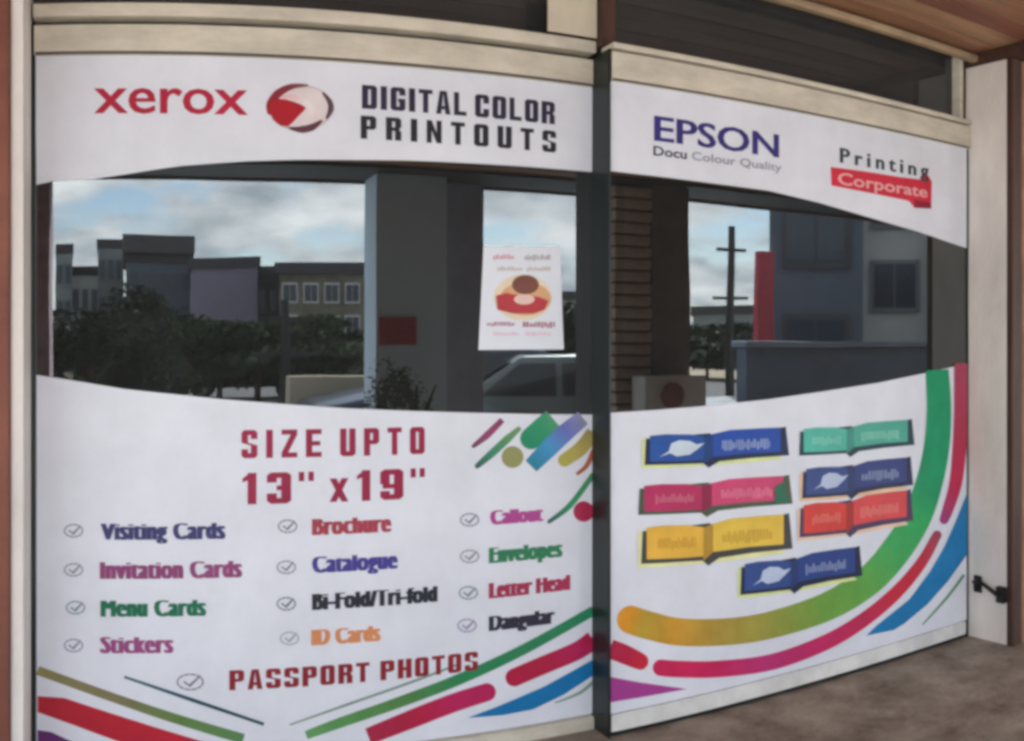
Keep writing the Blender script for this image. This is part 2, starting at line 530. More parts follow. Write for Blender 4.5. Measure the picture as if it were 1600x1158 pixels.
# dark shop interior behind the glass
INT = mat('interior_paint', rgb(120, 118, 112), 0.9, var=0.1)
struct(box('interior_floor', -3, 6.5, DL + 0.12, DL + 4.9, 0.004, 0.03, mat('interior_tile', rgb(70, 68, 66), 0.4, var=0.2), None, 0))
struct(box('interior_back_wall', -3, 6.5, DL + 4.9, DL + 5.0, 0.0, 3.2, INT, None, 0))
struct(box('interior_side_wall', -3.1, -3, DL + 0.12, DL + 5.0, 0.0, 3.2, INT, None, 0))
struct(box('interior_side_wall', 6.5, 6.6, DL + 0.12, DL + 5.0, 0.0, 3.2, INT, None, 0))
struct(box('interior_ceiling', -3.1, 6.6, DL + 0.12, DL + 5.0, 3.2, 3.3, INT, None, 0))

# ------------------------------------------------------------------ canopy over the walkway, boarded below
ZS = H + 1.475                            # underside of the boards
WOODS = [mat('canopy_board_%d' % i, c, 0.6, var=0.3, scale=3.0, bump=0.3, bscale=18, stretch=(0.35, 4, 4)) for i, c in enumerate(
    (rgb(146, 106, 80), rgb(126, 80, 62), rgb(154, 120, 92), rgb(112, 78, 66)))]
YC = -1.6                                 # street edge of the canopy
can = empty('canopy', (2.0, 1.0, ZS))
tag(can, 'brown boarded timber canopy over the shopfront walkway', 'canopy')
slab = box('roof_slab', -14, 18, YC, 9.0, ZS + 0.05, ZS + 0.34, mat('canopy_slab', rgb(120, 112, 104), 0.85, var=0.15), can, 0.01)
yy = DL + 0.0
board_me = {}
i = 0
while yy > YC + 0.2:
    wdt = 0.155
    o = None
    k = random.randrange(4)
    if k not in board_me:
        bm = bmesh.new(); bm_box(bm, -16, 16, -wdt / 2 + 0.004, wdt / 2 - 0.004, 0, 0.026, 0, 0.004)
        me = bpy.data.meshes.new('board'); bm.to_mesh(me); bm.free(); me.materials.append(WOODS[k]); board_me[k] = me
    o = link('board', board_me[k], can)
    o.location = Vector((2.0 + random.uniform(-1, 1), yy - wdt / 2, ZS + random.uniform(0, 0.006))) - can.location
    yy -= wdt; i += 1
box('fascia', -14, 18, YC - 0.04, YC - 0.002, ZS - 0.05, ZS + 0.38, DARKBROWN, can, 0.006)
box('edge_beam', -14, 18, YC + 0.05, -0.95, ZS - 0.03, ZS - 0.002, mat('charcoal_paint', rgb(50, 57, 60), 0.6, var=0.15), can, 0.004)
box('cornice_moulding', 1.80, 3.80, DR - 0.075, DR - 0.03, ZS - 0.045, ZS - 0.012, mat('pale_moulding', rgb(160, 138, 110), 0.6, var=0.2, scale=5), can, 0.008)

# ------------------------------------------------------------------ upper glazing (transom) and head beams
XM0, XM1 = 1.757, 1.766                   # mullion
ZTL, ZTR = H + 1.0, H + 1.0               # top of the glass, left and right
tl = empty('transom_window', (0.7, DL + 0.05, ZTL + 0.18))
tag(tl, 'dark brown transom glazing above the left shop window', 'window')
box('pane', -0.31, 1.754, DL + 0.06, DL + 0.066, ZTL + 0.172, ZS, DARKGLASS, tl, 0)
box('upright', 1.756, 1.815, DR + 0.03, DL + 0.08, H + 1.145, ZS - 0.002, DARKBROWN, tl, 0.004)
box('head_rail', -0.31, 1.753, DL + 0.03, DL + 0.09, ZS - 0.06, ZS - 0.003, DARKBROWN, tl, 0.004)
trn = empty('transom_window', (2.8, DR + 0.05, ZTR + 0.14))
tag(trn, 'dark transom glazing above the right shop window, under the timber soffit', 'window')
box('pane', 1.817, 3.735, DR + 0.05, DR + 0.056, H + 1.14, ZS, DARKGLASS, trn, 0)
box('upright', 3.737, 3.765, DR + 0.0, DR + 0.07, H + 1.142, ZS - 0.012, CREAM, trn, 0.004)
box('edge_strip', 3.768, 3.799, DR + 0.012, DR + 0.07, H + 1.142, ZS - 0.012, DARKBROWN, trn, 0.003)

# ------------------------------------------------------------------ shop windows
wl = empty('shop_window', ((-0.30 + XM0) / 2, DL, 0.0))
tag(wl, 'wide left shop window covered in white print-shop vinyl with list of services', 'shop window', 'vinyl covered shop windows')
wr = empty('shop_window', ((XM1 + 3.77) / 2, DR, 0.0))
tag(wr, 'right shop window with green and crimson arcs printed on its white vinyl', 'shop window', 'vinyl covered shop windows')

box('glass_pane', -0.300, XM0 + 0.004, DL, DL + 0.008, 0.05, ZTL + 0.005, GLASS, wl, 0)
box('head_beam', -0.302, XM0 - 0.002, DL - 0.022, DL + 0.09, ZTL, H + 1.104, CREAM, wl, 0.006)
box('beam_recess', -0.300, XM0 - 0.003, DL + 0.03, DL + 0.088, H + 1.104, H + 1.124, BLACK, wl, 0)  # black colour stands in for the shadow line under the lip
box('head_lip', -0.303, XM0 - 0.002, DL - 0.045, DL + 0.09, H + 1.124, H + 1.170, CREAM, wl, 0.006)
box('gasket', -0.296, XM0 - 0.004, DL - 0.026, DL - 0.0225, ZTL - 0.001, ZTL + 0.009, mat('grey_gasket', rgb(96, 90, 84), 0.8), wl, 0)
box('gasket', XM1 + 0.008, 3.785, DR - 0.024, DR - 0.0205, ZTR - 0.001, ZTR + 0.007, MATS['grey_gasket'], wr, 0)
box('jamb', -0.312, -0.297, DL - 0.012, DL + 0.09, 0.0, H + 1.11, DARKALU, wl, 0.002)
box('bottom_rail', -0.296, XM0 - 0.002, DL - 0.03, DL + 0.08, 0.0, 0.050, CREAM, wl, 0.006)

box('glass_pane', XM1 + 0.0, 3.786, DR, DR + 0.008, 0.03, ZTR + 0.005, GLASS, wr, 0)
box('head_beam', XM1 + 0.006, 3.797, DR - 0.02, DR + 0.07, ZTR, H + 1.112, CREAM, wr, 0.006)
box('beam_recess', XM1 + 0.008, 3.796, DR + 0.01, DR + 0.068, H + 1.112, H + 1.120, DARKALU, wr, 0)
box('head_lip', XM1 + 0.006, 3.797, DR - 0.03, DR + 0.07, H + 1.120, H + 1.142, CREAM, wr, 0.005)
box('jamb', 3.787, 3.798, DR - 0.006, DR + 0.07, 0.0, H + 0.998, DARKALU, wr, 0.002)
box('bottom_rail', XM1 + 0.006, 3.770, DR - 0.015, DR + 0.07, 0.020, 0.085, mat('scuffed_white_rail', rgb(222, 222, 220), 0.55, var=0.14, scale=7), wr, 0.006)

box('rail_shadow', XM1 + 0.01, 3.768, DR + 0.0, DR + 0.06, 0.001, 0.019, BLACK, wr, 0)  # black strip painted in as the shadow line beneath the rail
mul = box('mullion', XM0, XM1, DR - 0.022, DL + 0.09, 0.0, H + 1.118, DARKALU, None, 0.005)
tag(mul, 'dark metal mullion between the two shop windows', 'mullion')

# ---- left window, upper banner
bt = [(57, 289), (85, 283), (145, 280), (194, 273), (243, 265), (287, 259), (388, 252), (465, 250), (540, 250), (640, 251), (732, 255), (830, 261), (926, 269)]
top = [(926, 137.5), (800, 120), (640, 104), (500, 95), (340, 89), (190, 87), (54, 88)]
ban = sheet('vinyl_banner', DL, bt + [(926, 540 - 453.2 * math.cos((926 - X0) / F))] + [(54, 540 - 453.2 * math.cos((54 - X0) / F))], wl, VINYLTOP)
ban['label'] = 'white vinyl strip with red and black lettering along the top of the left window'
RED = ink(168, 32, 60); NAVY = ink(46, 40, 62)
lettering(ban, DL, 'xerox', 147, 387, 139, 177.5, RED, weight=0.006, bold=0.9, cap='x', label='crimson lower case lettering xerox')
capitals(ban, DL, 'DIGITAL COLOR', 565, 866, 133, 170, NAVY, 'black lettering DIGITAL COLOR', gap=0.24, space=0.12)
capitals(ban, DL, 'PRINTOUTS', 563, 868, 181, 217, ink(40, 38, 48), 'black spaced lettering PRINTOUTS', gap=0.62)
lg = Print(DL, 0.0048)
lg.ellipse(469, 169, 51, 36, ink(196, 176, 180)); lg.up()
lg.ellipse(471, 168, 47, 32, ink(212, 202, 204)); lg.up()
lg.stroke([(480, 134), (455, 136), (434, 147), (422, 163), (421, 176)], [3, 9, 13, 12, 8], [ink(130, 84, 92), ink(120, 48, 60), ink(130, 40, 50), ink(140, 34, 44), ink(150, 30, 42)], sub=5)
lg.up()
lg.tri([(419, 172), (423, 160), (434, 155), (447, 156), (460, 160), (470, 164), (478, 168), (474, 174), (466, 182), (458, 191), (450, 198), (438, 197), (427, 188)], ink(164, 24, 38)); lg.up()
lg.stroke([(440, 152), (458, 152), (474, 160), (486, 170), (493, 184)], [4, 8, 11, 10, 6], [ink(214, 170, 172), ink(216, 186, 188), ink(222, 212, 213), ink(218, 208, 210), ink(208, 194, 197)], sub=5); lg.up()
lg.stroke([(504, 146), (514, 159), (516, 172), (510, 185)], [3, 8, 9, 4], ink(88, 66, 78), sub=5)
lg.stroke([(502, 189), (488, 199), (471, 203), (452, 201)], [3, 11, 11, 3], ink(92, 54, 64), sub=5)
lg.build('logo', ban, 'red and silver ball emblem beside the lettering')

# ---- left window, lower sheet
tp = [(57, 586), (117, 595), (195, 608), (300, 619), (337, 623), (438, 631), (540, 638), (640, 642), (740, 645), (830, 647), (926, 648)]
_, zb = on(600, 1130, DL)
def rowz(z, px, D):
    th = (px - X0) / F
    return YH - (z - H) * F * math.cos(th) / D
low = sheet('vinyl_sheet', DL, tp + [(926, rowz(0.052, 926, DL)), (57, rowz(0.052, 57, DL))], wl, VINYL)
low['label'] = 'white vinyl sheet with coloured service list and slanting stripes'
DKRED = ink(142, 22, 62)
capitals(low, DL, 'SIZE UPTO', 377, 663, 672, 716, DKRED, 'crimson lettering SIZE UPTO', gap=0.55, space=0.1)
capitals(low, DL, '13" x19"', 377, 663, 739, 788, DKRED, 'crimson lettering 13 by 19 inches', gap=0.32, space=0.02)
ITEMS = [('Visiting Cards', 157, 352, 818, 843, (52, 52, 105), 'navy'), ('Invitation Cards', 156, 378, 878, 904, (135, 62, 112), 'plum'),
         ('Menu Cards', 157, 322, 938, 963, (20, 105, 76), 'green'), ('Stickers', 156, 271, 995, 1020, (148, 72, 125), 'mauve'),
         ('Brochure', 487, 611, 811, 836, (160, 60, 76), 'brick red'), ('Catalogue', 487, 621, 870, 895, (68, 62, 140), 'indigo'),
         ('Bi-Fold/Tri-fold', 487, 683, 928, 953, (40, 44, 54), 'black'), ('ID Cards', 486, 594, 984, 1008, (205, 135, 90), 'orange'),
         ('Callout', 765, 848, 798, 820, (168, 70, 140), 'magenta'), ('Envelopes', 763, 878, 856, 880, (45, 122, 84), 'green'),
         ('Letter Head', 763, 890, 911, 935, (160, 48, 82), 'crimson'), ('Dangular', 763, 866, 963, 986, (48, 44, 62), 'black')]
for t_, a, b, c, d, k, nm in ITEMS:
    lettering(low, DL, t_, a, b, c, d, ink(*k), weight=0.0, bold=2.7, spacing=1.12, xtall=0.80, label='%s lettering %s' % (nm, t_))
capitals(low, DL, 'PASSPORT PHOTOS', 358, 746, 1047, 1078, ink(132, 32, 44), 'dark red lettering PASSPORT PHOTOS', gap=0.24, space=0.3)
def check(cx, cy, rx, ry, col):
    p = Print(DL, 0.0052)
    for a in range(0, 360, 30):
        pts = [(cx + rx * math.cos(R(a + q)), cy + ry * math.sin(R(a + q))) for q in (0, 10, 20, 26)]
        p.stroke(pts, 2.4, col, caps=(False, False), sub=2)
    p.stroke([(cx - rx * 0.45, cy), (cx - rx * 0.05, cy + ry * 0.5), (cx + rx * 0.75, cy - ry * 0.75)], [3, 4.5, 2.4], col, sub=1)
    p.build('check_mark', low)
GREY = ink(128, 132, 148)
for k, (x, y) in enumerate([(115, 829), (115, 890), (118, 949), (115, 1008), (449, 822), (447, 886), (447, 943), (452, 997), (733, 812), (733, 869), (731, 926), (729, 977)]):
    check(x, y, 14, 9.5, [GREY, ink(140, 142, 150), ink(120, 136, 146), ink(146, 136, 166), ink(128, 124, 140), GREY, ink(110, 114, 130), ink(158, 162, 166)][k % 8])
check(297, 1065, 20, 12, ink(120, 112, 130))

LAYER = [0]
def layer():
    LAYER[0] += 1
    return LAYER[0] * 0.00004               # each stripe lies a hair above the one before
def stripe(parent, D, label, *strokes, lift=0.0048):
    p = Print(D, lift + layer())
    for pts, wd, cols, caps in strokes:
        p.stroke(pts, wd, cols, caps)
    return p.build('stripe', parent, label)
def shape(parent, D, name, label, pts, col, lift=0.0048):
    p = Print(D, lift + layer()); p.tri(pts, col)
    return p.build(name, parent, label)
NO = (False, False)
CRIM = ink(172, 30, 66); CRIM2 = ink(176, 34, 88)
stripe(low, DL, 'olive green stripe slanting down at the lower left', ([(59, 1047), (170, 1087), (270, 1121), (380, 1154)], [14, 14, 15, 16], [ink(135, 128, 82), ink(120, 112, 84), ink(92, 122, 66), ink(84, 128, 84)], NO))
shape(low, DL, 'stripe', 'red band slanting down at the lower left corner', [(59, 1087), (101, 1090), (190, 1119), (300, 1153), (330, 1162), (196, 1162), (120, 1134), (59, 1112)], ink(172, 32, 50))
shape(low, DL, 'stripe', 'purple corner stripe at the lower left', [(59, 1140), (80, 1143), (112, 1158), (116, 1166), (59, 1166)], ink(98, 45, 105))
stripe(low, DL, 'thin dark teal line below the stickers line', ([(194, 1057), (300, 1093), (412, 1131)], [4, 6, 5], [ink(70, 105, 120), ink(38, 70, 88), ink(45, 72, 80)], NO))
stripe(low, DL, 'thin grey green line rising under the passport lettering', ([(452, 1132), (540, 1101), (640, 1066), (720, 1036)], [2.5, 4, 4, 3], ink(120, 145, 132), NO))
stripe(low, DL, 'green stripe rising to the right', ([(478, 1148), (530, 1129), (625, 1096), (719, 1060), (820, 1013), (926, 954)], [13, 16, 17, 17, 16, 15], [ink(98, 150, 96), ink(84, 140, 80), ink(78, 124, 70), ink(40, 130, 84), ink(44, 125, 84), ink(38, 130, 92)], NO))
stripe(low, DL, 'crimson bar with a round end', ([(575, 1150), (650, 1120), (710, 1097), (760, 1081)], [26, 29, 29, 28], [ink(160, 40, 70), CRIM, CRIM2, CRIM2], (False, True)))
stripe(low, DL, 'crimson bar rising into the mullion', ([(803, 1058), (850, 1038), (900, 1017), (926, 999)], 28, [CRIM, CRIM, CRIM2, CRIM], (True, False)))
shape(low, DL, 'stripe', 'blue wedge stripe beneath the crimson bars', [(730, 1121), (775, 1104), (850, 1072), (926, 1030), (926, 1055), (880, 1085), (832, 1108), (785, 1117)], ink(18, 112, 168))
stripe(low, DL, 'short grey green line beside the mullion', ([(866, 1098), (905, 1082), (926, 1065)], [2, 5, 6], ink(130, 155, 140), NO))
# swoosh of bars at the upper right of the sheet
stripe(low, DL, 'thin plum slanting bar', ([(739, 697), (760, 680), (784, 656)], [6, 11, 9], [ink(110, 65, 95), ink(140, 62, 100), ink(120, 60, 90)], (True, False)))
stripe(low, DL, 'thin green slanting bar', ([(745, 728), (768, 708), (792, 686), (812, 668)], [8, 12, 12, 6], [ink(50, 95, 85), ink(60, 135, 105), ink(88, 140, 90), ink(110, 140, 110)], (True, False)))
p = Print(DL, 0.0048); p.ellipse(800, 714, 17, 17, ink(140, 142, 92)); p.build('dot', low, 'olive round dot')
stripe(low, DL, 'wide emerald bar with a round lower end', ([(829, 685), (848, 669), (864, 655)], [34, 36, 34], [ink(30, 135, 98), ink(45, 142, 100), ink(80, 145, 110)], (True, False)))
stripe(low, DL, 'blue slanting bar fading to grey', ([(829, 728), (856, 701), (882, 676), (910, 653)], [24, 28, 28, 24], [ink(30, 125, 150), ink(62, 140, 190), ink(100, 110, 180), ink(140, 140, 165)], NO))
stripe(low, DL, 'gold slanting bar beside the mullion', ([(881, 719), (906, 701), (926, 676)], [20, 22, 22], [ink(170, 165, 80), ink(165, 150, 82), ink(140, 132, 84)], (True, False)))
stripe(low, DL, 'thin rust slanting line', ([(900, 741), (916, 727), (926, 703)], [5, 7, 7], ink(165, 88, 60), NO))
stripe(low, DL, 'thin dark green slanting line', ([(857, 815), (890, 789), (926, 741)], [6, 9, 8], [ink(55, 90, 85), ink(50, 140, 95), ink(70, 130, 95)], (True, False)))
p = Print(DL, 0.0052); p.ellipse(911, 799, 16, 16, ink(165, 40, 75)); p.build('dot', low, 'crimson round dot beside the mullion')

# ---- right window, upper banner
zt = 469.3
rb = [(952, 267), (968, 269), (1020, 275), (1078, 282), (1140, 290), (1200, 298), (1280, 317), (1355, 339), (1430, 361), (1510, 388)]
bar = sheet('vinyl_banner', DR, rb + [(1510, rowz(ZTR + 0.0, 1510, DR)), (952, rowz(ZTR + 0.0, 952, DR))], wr, VINYLTOP)
bar['label'] = 'white vinyl strip with navy and red lettering along the top of the right window'
lettering(bar, DR, 'EPSON', 1021, 1216, 181, 220, ink(54, 48, 118), weight=0.010, bold=1.0, label='navy lettering EPSON')
lettering(bar, DR, 'Docu', 1020, 1072, 228, 243, ink(66, 62, 88), weight=0.02)
lettering(bar, DR, 'Colour Quality', 1080, 1220, 237, 250, ink(140, 140, 156), weight=0.012)
lettering(bar, DR, 'Printing', 1311, 1450, 231, 254, ink(48, 62, 62), weight=0.01, bold=0.8, spacing=1.45, label='dark spaced lettering Printing')
rbn = Print(DR, 0.0046)
rbn.tri([(1297, 261), (1350, 268), (1406, 277), (1440, 281), (1446, 268), (1455, 284), (1454, 326), (1428, 325), (1419, 314), (1360, 302), (1298, 290)], ink(196, 38, 62))
rbn.up()
rbn.tri([(1427, 312), (1454, 317), (1454, 326), (1428, 325)], ink(140, 26, 50))
rbn.up()
rbn.text('Corporate', 1308, 1448, 269, 288, ink(240, 160, 160), weight=0.02)
rbn.build('ribbon', bar, 'red ribbon with pale lettering Corporate')

# ---- right window, lower sheet
rt = [(952, 645), (1020, 641), (1106, 634), (1200, 624), (1290, 611), (1373, 598), (1445, 583), (1490, 573), (1510, 569)]
rlo = sheet('vinyl_sheet', DR, rt + [(1510, rowz(0.087, 1510, DR)), (952, rowz(0.087, 952, DR))], wr, VINYL)
rlo['label'] = 'white vinyl sheet with seven ribbons above coloured arcs'
G1, G2, GO, GO2 = ink(6, 142, 98), ink(40, 158, 88), ink(208, 142, 40), ink(172, 146, 52)
stripe(rlo, DR, 'broad gold to green arc', ([(1463, 578), (1466, 640), (1462, 700), (1450, 757), (1431, 808), (1399, 860), (1355, 908), (1290, 948), (1200, 977), (1130, 987), (1060, 987), (1010, 976), (985, 968)],
       [36, 38, 40, 42, 46, 47, 46, 44, 42, 42, 43, 44, 44], [G1, G1, G1, ink(10, 145, 98), G2, ink(60, 160, 88), ink(92, 158, 72), ink(106, 152, 64), ink(150, 146, 66), ink(166, 142, 62), ink(196, 146, 50), GO2, GO], (False, True)))
stripe(rlo, DR, 'crimson arc running up beside the right post', ([(1500, 568), (1500, 640), (1498, 700), (1492, 755), (1480, 796), (1474, 812)], [20, 21, 22, 20, 17, 14], [ink(168, 70, 96), ink(172, 60, 90), ink(178, 50, 80), ink(186, 40, 80), ink(160, 52, 104), ink(150, 60, 120)], (False, True)))
stripe(rlo, DR, 'long crimson arc along the bottom', ([(1463, 836), (1438, 880), (1400, 925), (1350, 967), (1290, 1003), (1205, 1034), (1120, 1045), (1060, 1045), (1032, 1043)], [14, 17, 20, 22, 24, 25, 26, 26, 26],
       [ink(150, 60, 80), ink(188, 42, 66), ink(192, 40, 62), ink(184, 42, 84), ink(190, 40, 96), ink(176, 50, 110), ink(196, 36, 92), ink(200, 36, 86), ink(190, 36, 86)], (True, True)))
stripe(rlo, DR, 'end of the crimson bar beside the mullion', ([(952, 1013), (975, 1022), (999, 1033)], [30, 30, 26], [ink(172, 36, 70), CRIM, ink(190, 36, 60)], (False, True)), lift=0.0054)
shape(rlo, DR, 'stripe', 'blue arc at the lower right', [(1510, 770), (1510, 866), (1480, 908), (1448, 944), (1412, 974), (1396, 984), (1352, 993), (1370, 976), (1420, 936), (1452, 893), (1474, 855), (1492, 815)], ink(22, 116, 172))
stripe(rlo, DR, 'thin grey green line at the lower right', ([(1505, 898), (1478, 934), (1440, 976)], [4, 4, 2], ink(90, 135, 110), NO))
shape(rlo, DR, 'stripe', 'purple wedge beside the mullion', [(952, 1057), (1000, 1066), (1072, 1076), (1000, 1089), (952, 1097)], ink(160, 62, 140))

def ribbon(parent, x, y, wd, ht, body, body2, back, glow, light, slope, seed, bird, label):
    """folded ribbon caption: left tab, right tab, fold between, offset dark backing"""
    p = Print(DR, 0.0068)
    def q(u, v):                            # 0..1 across and down; ribbon dips and rises a little like a flag
        wave = (math.sin(u * math.pi * 2) * 0.05 + (0.07 if u < 0.44 else -0.05)) * ht
        return (x + u * wd, y + v * ht + slope * u * wd + wave)
    if glow:
        p.tri([q(-0.06, 0.2), q(-0.06, 1.25), q(0.1, 1.22), q(0.5, 1.3), q(1.0, 1.12), q(0.9, 0.8), q(0.0, 0.1)], glow); p.up()
    p.tri([q(-0.03, 0.16), q(0.45, 0.1), q(0.5, 0.3), q(1.02, -0.08), q(1.045, 0.98), q(0.75, 1.12), q(0.52, 1.18), q(0.44, 1.38), q(0.40, 1.08), q(0.1, 1.1), q(-0.04, 1.14)], tuple(c * 0.6 for c in back)); p.up()
    p.tri([q(0.0, 0.05), q(0.12, -0.03), q(0.3, -0.02), q(0.42, 0.1), q(0.42, 0.96), q(0.25, 0.96), q(0.0, 1.0)], body)
    p.tri([q(0.47, 0.14), q(0.6, 0.04), q(0.8, 0.02), q(0.98, -0.04), q(0.98, 0.86), q(0.75, 0.93), q(0.47, 0.98)], body2); p.up()
    p.tri([q(0.405, 0.1), q(0.475, 0.14), q(0.475, 0.98), q(0.405, 1.1)], tuple(c * 0.6 for c in body)); p.up()
    if bird:
        p.tri([q(0.07, 0.82), q(0.14, 0.6), q(0.16, 0.3), q(0.22, 0.18), q(0.3, 0.22), q(0.35, 0.36), q(0.41, 0.32), q(0.36, 0.52), q(0.3, 0.72), q(0.2, 0.78), q(0.15, 0.66)], light)
    else:
        p.smudge(q(0.08, 0)[0], q(0.35, 0)[0], q(0.08, 0.36)[1], q(0.08, 0.66)[1], slope, tuple(min(0.8, c * 0.65 + k * 0.35) for c, k in zip(body, light)), seed + 5)
    p.smudge(q(0.54, 0)[0], q(0.9, 0)[0], q(0.54, 0.4)[1], q(0.54, 0.72)[1], slope * 1.1 - 0.02, tuple(c * 0.6 + k * 0.4 for c, k in zip(body2, light)), seed)
    p.build('ribbon', parent, label)
LIME = ink(205, 215, 150)
ribbon(rlo, 1014, 676, 208, 42, ink(32, 78, 150), ink(28, 72, 160), ink(36, 54, 92), LIME, ink(190, 205, 225), -0.02, 1, True, 'blue ribbon with a pale bird shape')
ribbon(rlo, 1005, 754, 222, 42, ink(172, 44, 92), ink(196, 66, 112), ink(92, 108, 88), None, ink(240, 150, 160), -0.03, 2, False, 'pink ribbon')
shape(rlo, DR, 'ribbon_tail', 'green notched tail of the pink ribbon', [(1208, 760), (1228, 749), (1222, 765), (1232, 783), (1208, 786)], ink(40, 104, 80), lift=0.0100)
ribbon(rlo, 1009, 818, 218, 52, ink(220, 172, 66), ink(222, 184, 72), ink(84, 84, 84), ink(236, 222, 160), ink(150, 104, 20), -0.045, 3, False, 'yellow ribbon')
ribbon(rlo, 1254, 666, 166, 38, ink(76, 172, 156), ink(70, 160, 142), ink(30, 74, 88), None, ink(160, 214, 196), -0.04, 4, False, 'teal ribbon')
ribbon(rlo, 1258, 728, 160, 42, ink(52, 72, 128), ink(46, 62, 120), ink(44, 54, 96), ink(224, 184, 150), ink(170, 185, 210), -0.06, 5, True, 'navy ribbon below the teal ribbon')
ribbon(rlo, 1254, 784, 164, 46, ink(200, 62, 56), ink(206, 70, 74), ink(92, 70, 110), ink(236, 190, 170), ink(244, 150, 140), -0.085, 6, False, 'red ribbon')
ribbon(rlo, 1162, 876, 176, 44, ink(48, 74, 136), ink(38, 64, 130), ink(40, 52, 86), LIME, ink(176, 192, 216), -0.1, 7, True, 'navy ribbon at the bottom of the group')

# ------------------------------------------------------------------ notice on the left pane
px0, zt_ = on(756, 385, DL); px1, _ = on(875, 385, DL); _, zb_ = on(812, 547, DL)
note = empty('paper_notice', ((px0 + px1) / 2, DL, zb_))
tag(note, 'white paper notice with red food picture stuck on the left window glass', 'notice')
sh_ = sheet('paper', DL, [(755, 385), (874, 386), (880, 546), (747, 547)], note, PAPER, lift=0.0045)
p = Print(DL, 0.0056)
p.smudge(770, 803, 398, 405, 0.0, ink(205, 150, 165), 11)
p.smudge(819, 860, 398, 406, 0.0, ink(170, 165, 170), 12)
p.smudge(776, 860, 417, 423, 0.0, ink(190, 180, 176), 13, 2)
p.build('lettering', sh_)['kind'] = 'stuff'
p = Print(DL, 0.0054)
p.ellipse(816, 465, 45, 36, ink(222, 205, 180)); p.up()
p.ellipse(820, 467, 40, 26, ink(206, 160, 120)); p.up()
p.ellipse(820, 445, 21, 15, ink(118, 72, 62)); p.up()
p.tri([(774, 462), (790, 458), (812, 462), (840, 464), (856, 470), (850, 484), (832, 490), (800, 490), (776, 484)], ink(176, 58, 66)); p.up()
p.ellipse(818, 468, 16, 8, ink(240, 190, 180)); p.up()
p.build('picture', sh_, 'red and brown food picture')
p = Print(DL, 0.0056)
p.smudge(760, 804, 503, 509, 0.0, ink(175, 120, 140), 14)
p.smudge(816, 866, 503, 511, 0.0, ink(165, 110, 130), 15)
p.smudge(770, 860, 519, 524, 0.0, ink(215, 185, 200), 16, 2)
p.build('lettering', sh_)['kind'] = 'stuff'

# ------------------------------------------------------------------ posts, piers, wall
lp = box('post', -0.356, -0.3125, DL - 0.26, DL + 0.12, 0.0, ZS - 0.004, CREAMPOST, None, 0.008)
tag(lp, 'narrow cream post at the left edge of the shopfront', 'post')
lwall = box('pier', -3.2, -0.3565, DL - 0.28, DL + 0.3, 0.0, ZS - 0.004, REDBROWN, None, 0.01)
tag(lwall, 'red brown painted wall pier left of the cream post', 'pier')
rp = box('post', 3.80, 3.99, DR - 0.25, DR + 0.3, 0.0, ZS - 0.06, CREAMPOST, None, 0.008)
tag(rp, 'wide cream plastered post at the right edge of the shopfront', 'post')
edge = box('corner_trim', 3.80, 3.875, DR - 0.288, DR - 0.252, 0.0, ZS - 0.06, DARKBROWN, rp, 0.004)
edge['label'] = 'dark brown timber strip on the corner of the right post'
rw = box('pier', 3.878, 8.5, DR - 0.29, DR + 0.5, 0.0, ZS - 0.06, TAN, None, 0.01)
tag(rw, 'tan plastered wall pier at the far right edge', 'pier')
bmb = box('timber_beam', 3.79, 4.3, DR - 2.2, DR + 0.12, ZS - 0.056, ZS - 0.002, DARKBROWN, None, 0.008)
tag(bmb, 'dark brown timber beam over the right post', 'beam')

# white card on the transom
cx0, cz0 = on(856, 33, DL); cx1, _ = on(938, 40, DL)
card = box('card', cx0 * 0.985, 1.752, DL - 0.055, DL - 0.045, H + 1.178, H + 1.36, mat('cream_card', rgb(205, 196, 176), 0.7, var=0.08), None, 0.002)
tag(card, 'square cream card on the dark transom above the window head', 'card')

# black hook and eye on the right post
hk = empty('door_hook', (3.80, DR - 0.13, 0.27))
tag(hk, 'black iron hook latch low on the right cream post', 'hook')
def hookpart(name, f):
    bm = bmesh.new(); f(bm)
    return meshobj(name, bm, BLACK, hk)
hookpart('plate', lambda bm: bm_box(bm, -0.010, 0.0, 0.035, 0.085, -0.035, 0.05, 0, 0.003))
hookpart('eye', lambda bm: bm_tube(bm, [(-0.02 - 0.014 * math.cos(a * 0.6), 0.06, 0.022 * math.sin(a * 0.6)) for a in range(11)], 0.006, 6))
hookpart('arm', lambda bm: bm_tube(bm, [(-0.03, 0.07, 0.02), (-0.035, 0.03, 0.035), (-0.035, -0.02, 0.012), (-0.035, -0.07, -0.01), (-0.03, -0.11, -0.03)], [0.009, 0.010, 0.010, 0.011, 0.012], 8))
hookpart('staple', lambda bm: bm_box(bm, -0.03, 0.0, -0.125, -0.075, -0.06, 0.02, 0, 0.006))

# ================================================================== THE STREET ACROSS (mirrored in the glass)
def mir(px, py, dist, D=DL):
    """a thing seen mirrored at (px, py): its real place across the street, dist metres along the reflected depth"""
    th = (px - X0) / F
    return dist * math.tan(th), 2 * D - dist, H + (YH - py) / F * dist / math.cos(th)
WALLC = {'grey': mat('grey_render', rgb(128, 136, 140), 0.9, var=0.12, scale=0.6), 'mauve': mat('mauve_cladding', rgb(120, 116, 136), 0.8, var=0.12, scale=0.6),
         'umber': mat('umber_render', rgb(112, 108, 96), 0.9, var=0.35, scale=1.2), 'tan': mat('tan_render', rgb(168, 158, 138), 0.9, var=0.14, scale=0.6), 'white': mat('white_render', rgb(205, 206, 204), 0.9, var=0.08, scale=0.6),
         'blue': mat('blue_grey_render', rgb(84, 94, 108), 0.85, var=0.14, scale=0.5), 'dark': mat('dark_render', rgb(70, 72, 76), 0.85, var=0.14, scale=0.5)}
PANE = mat('far_window_pane', rgb(50, 62, 76), 0.2)
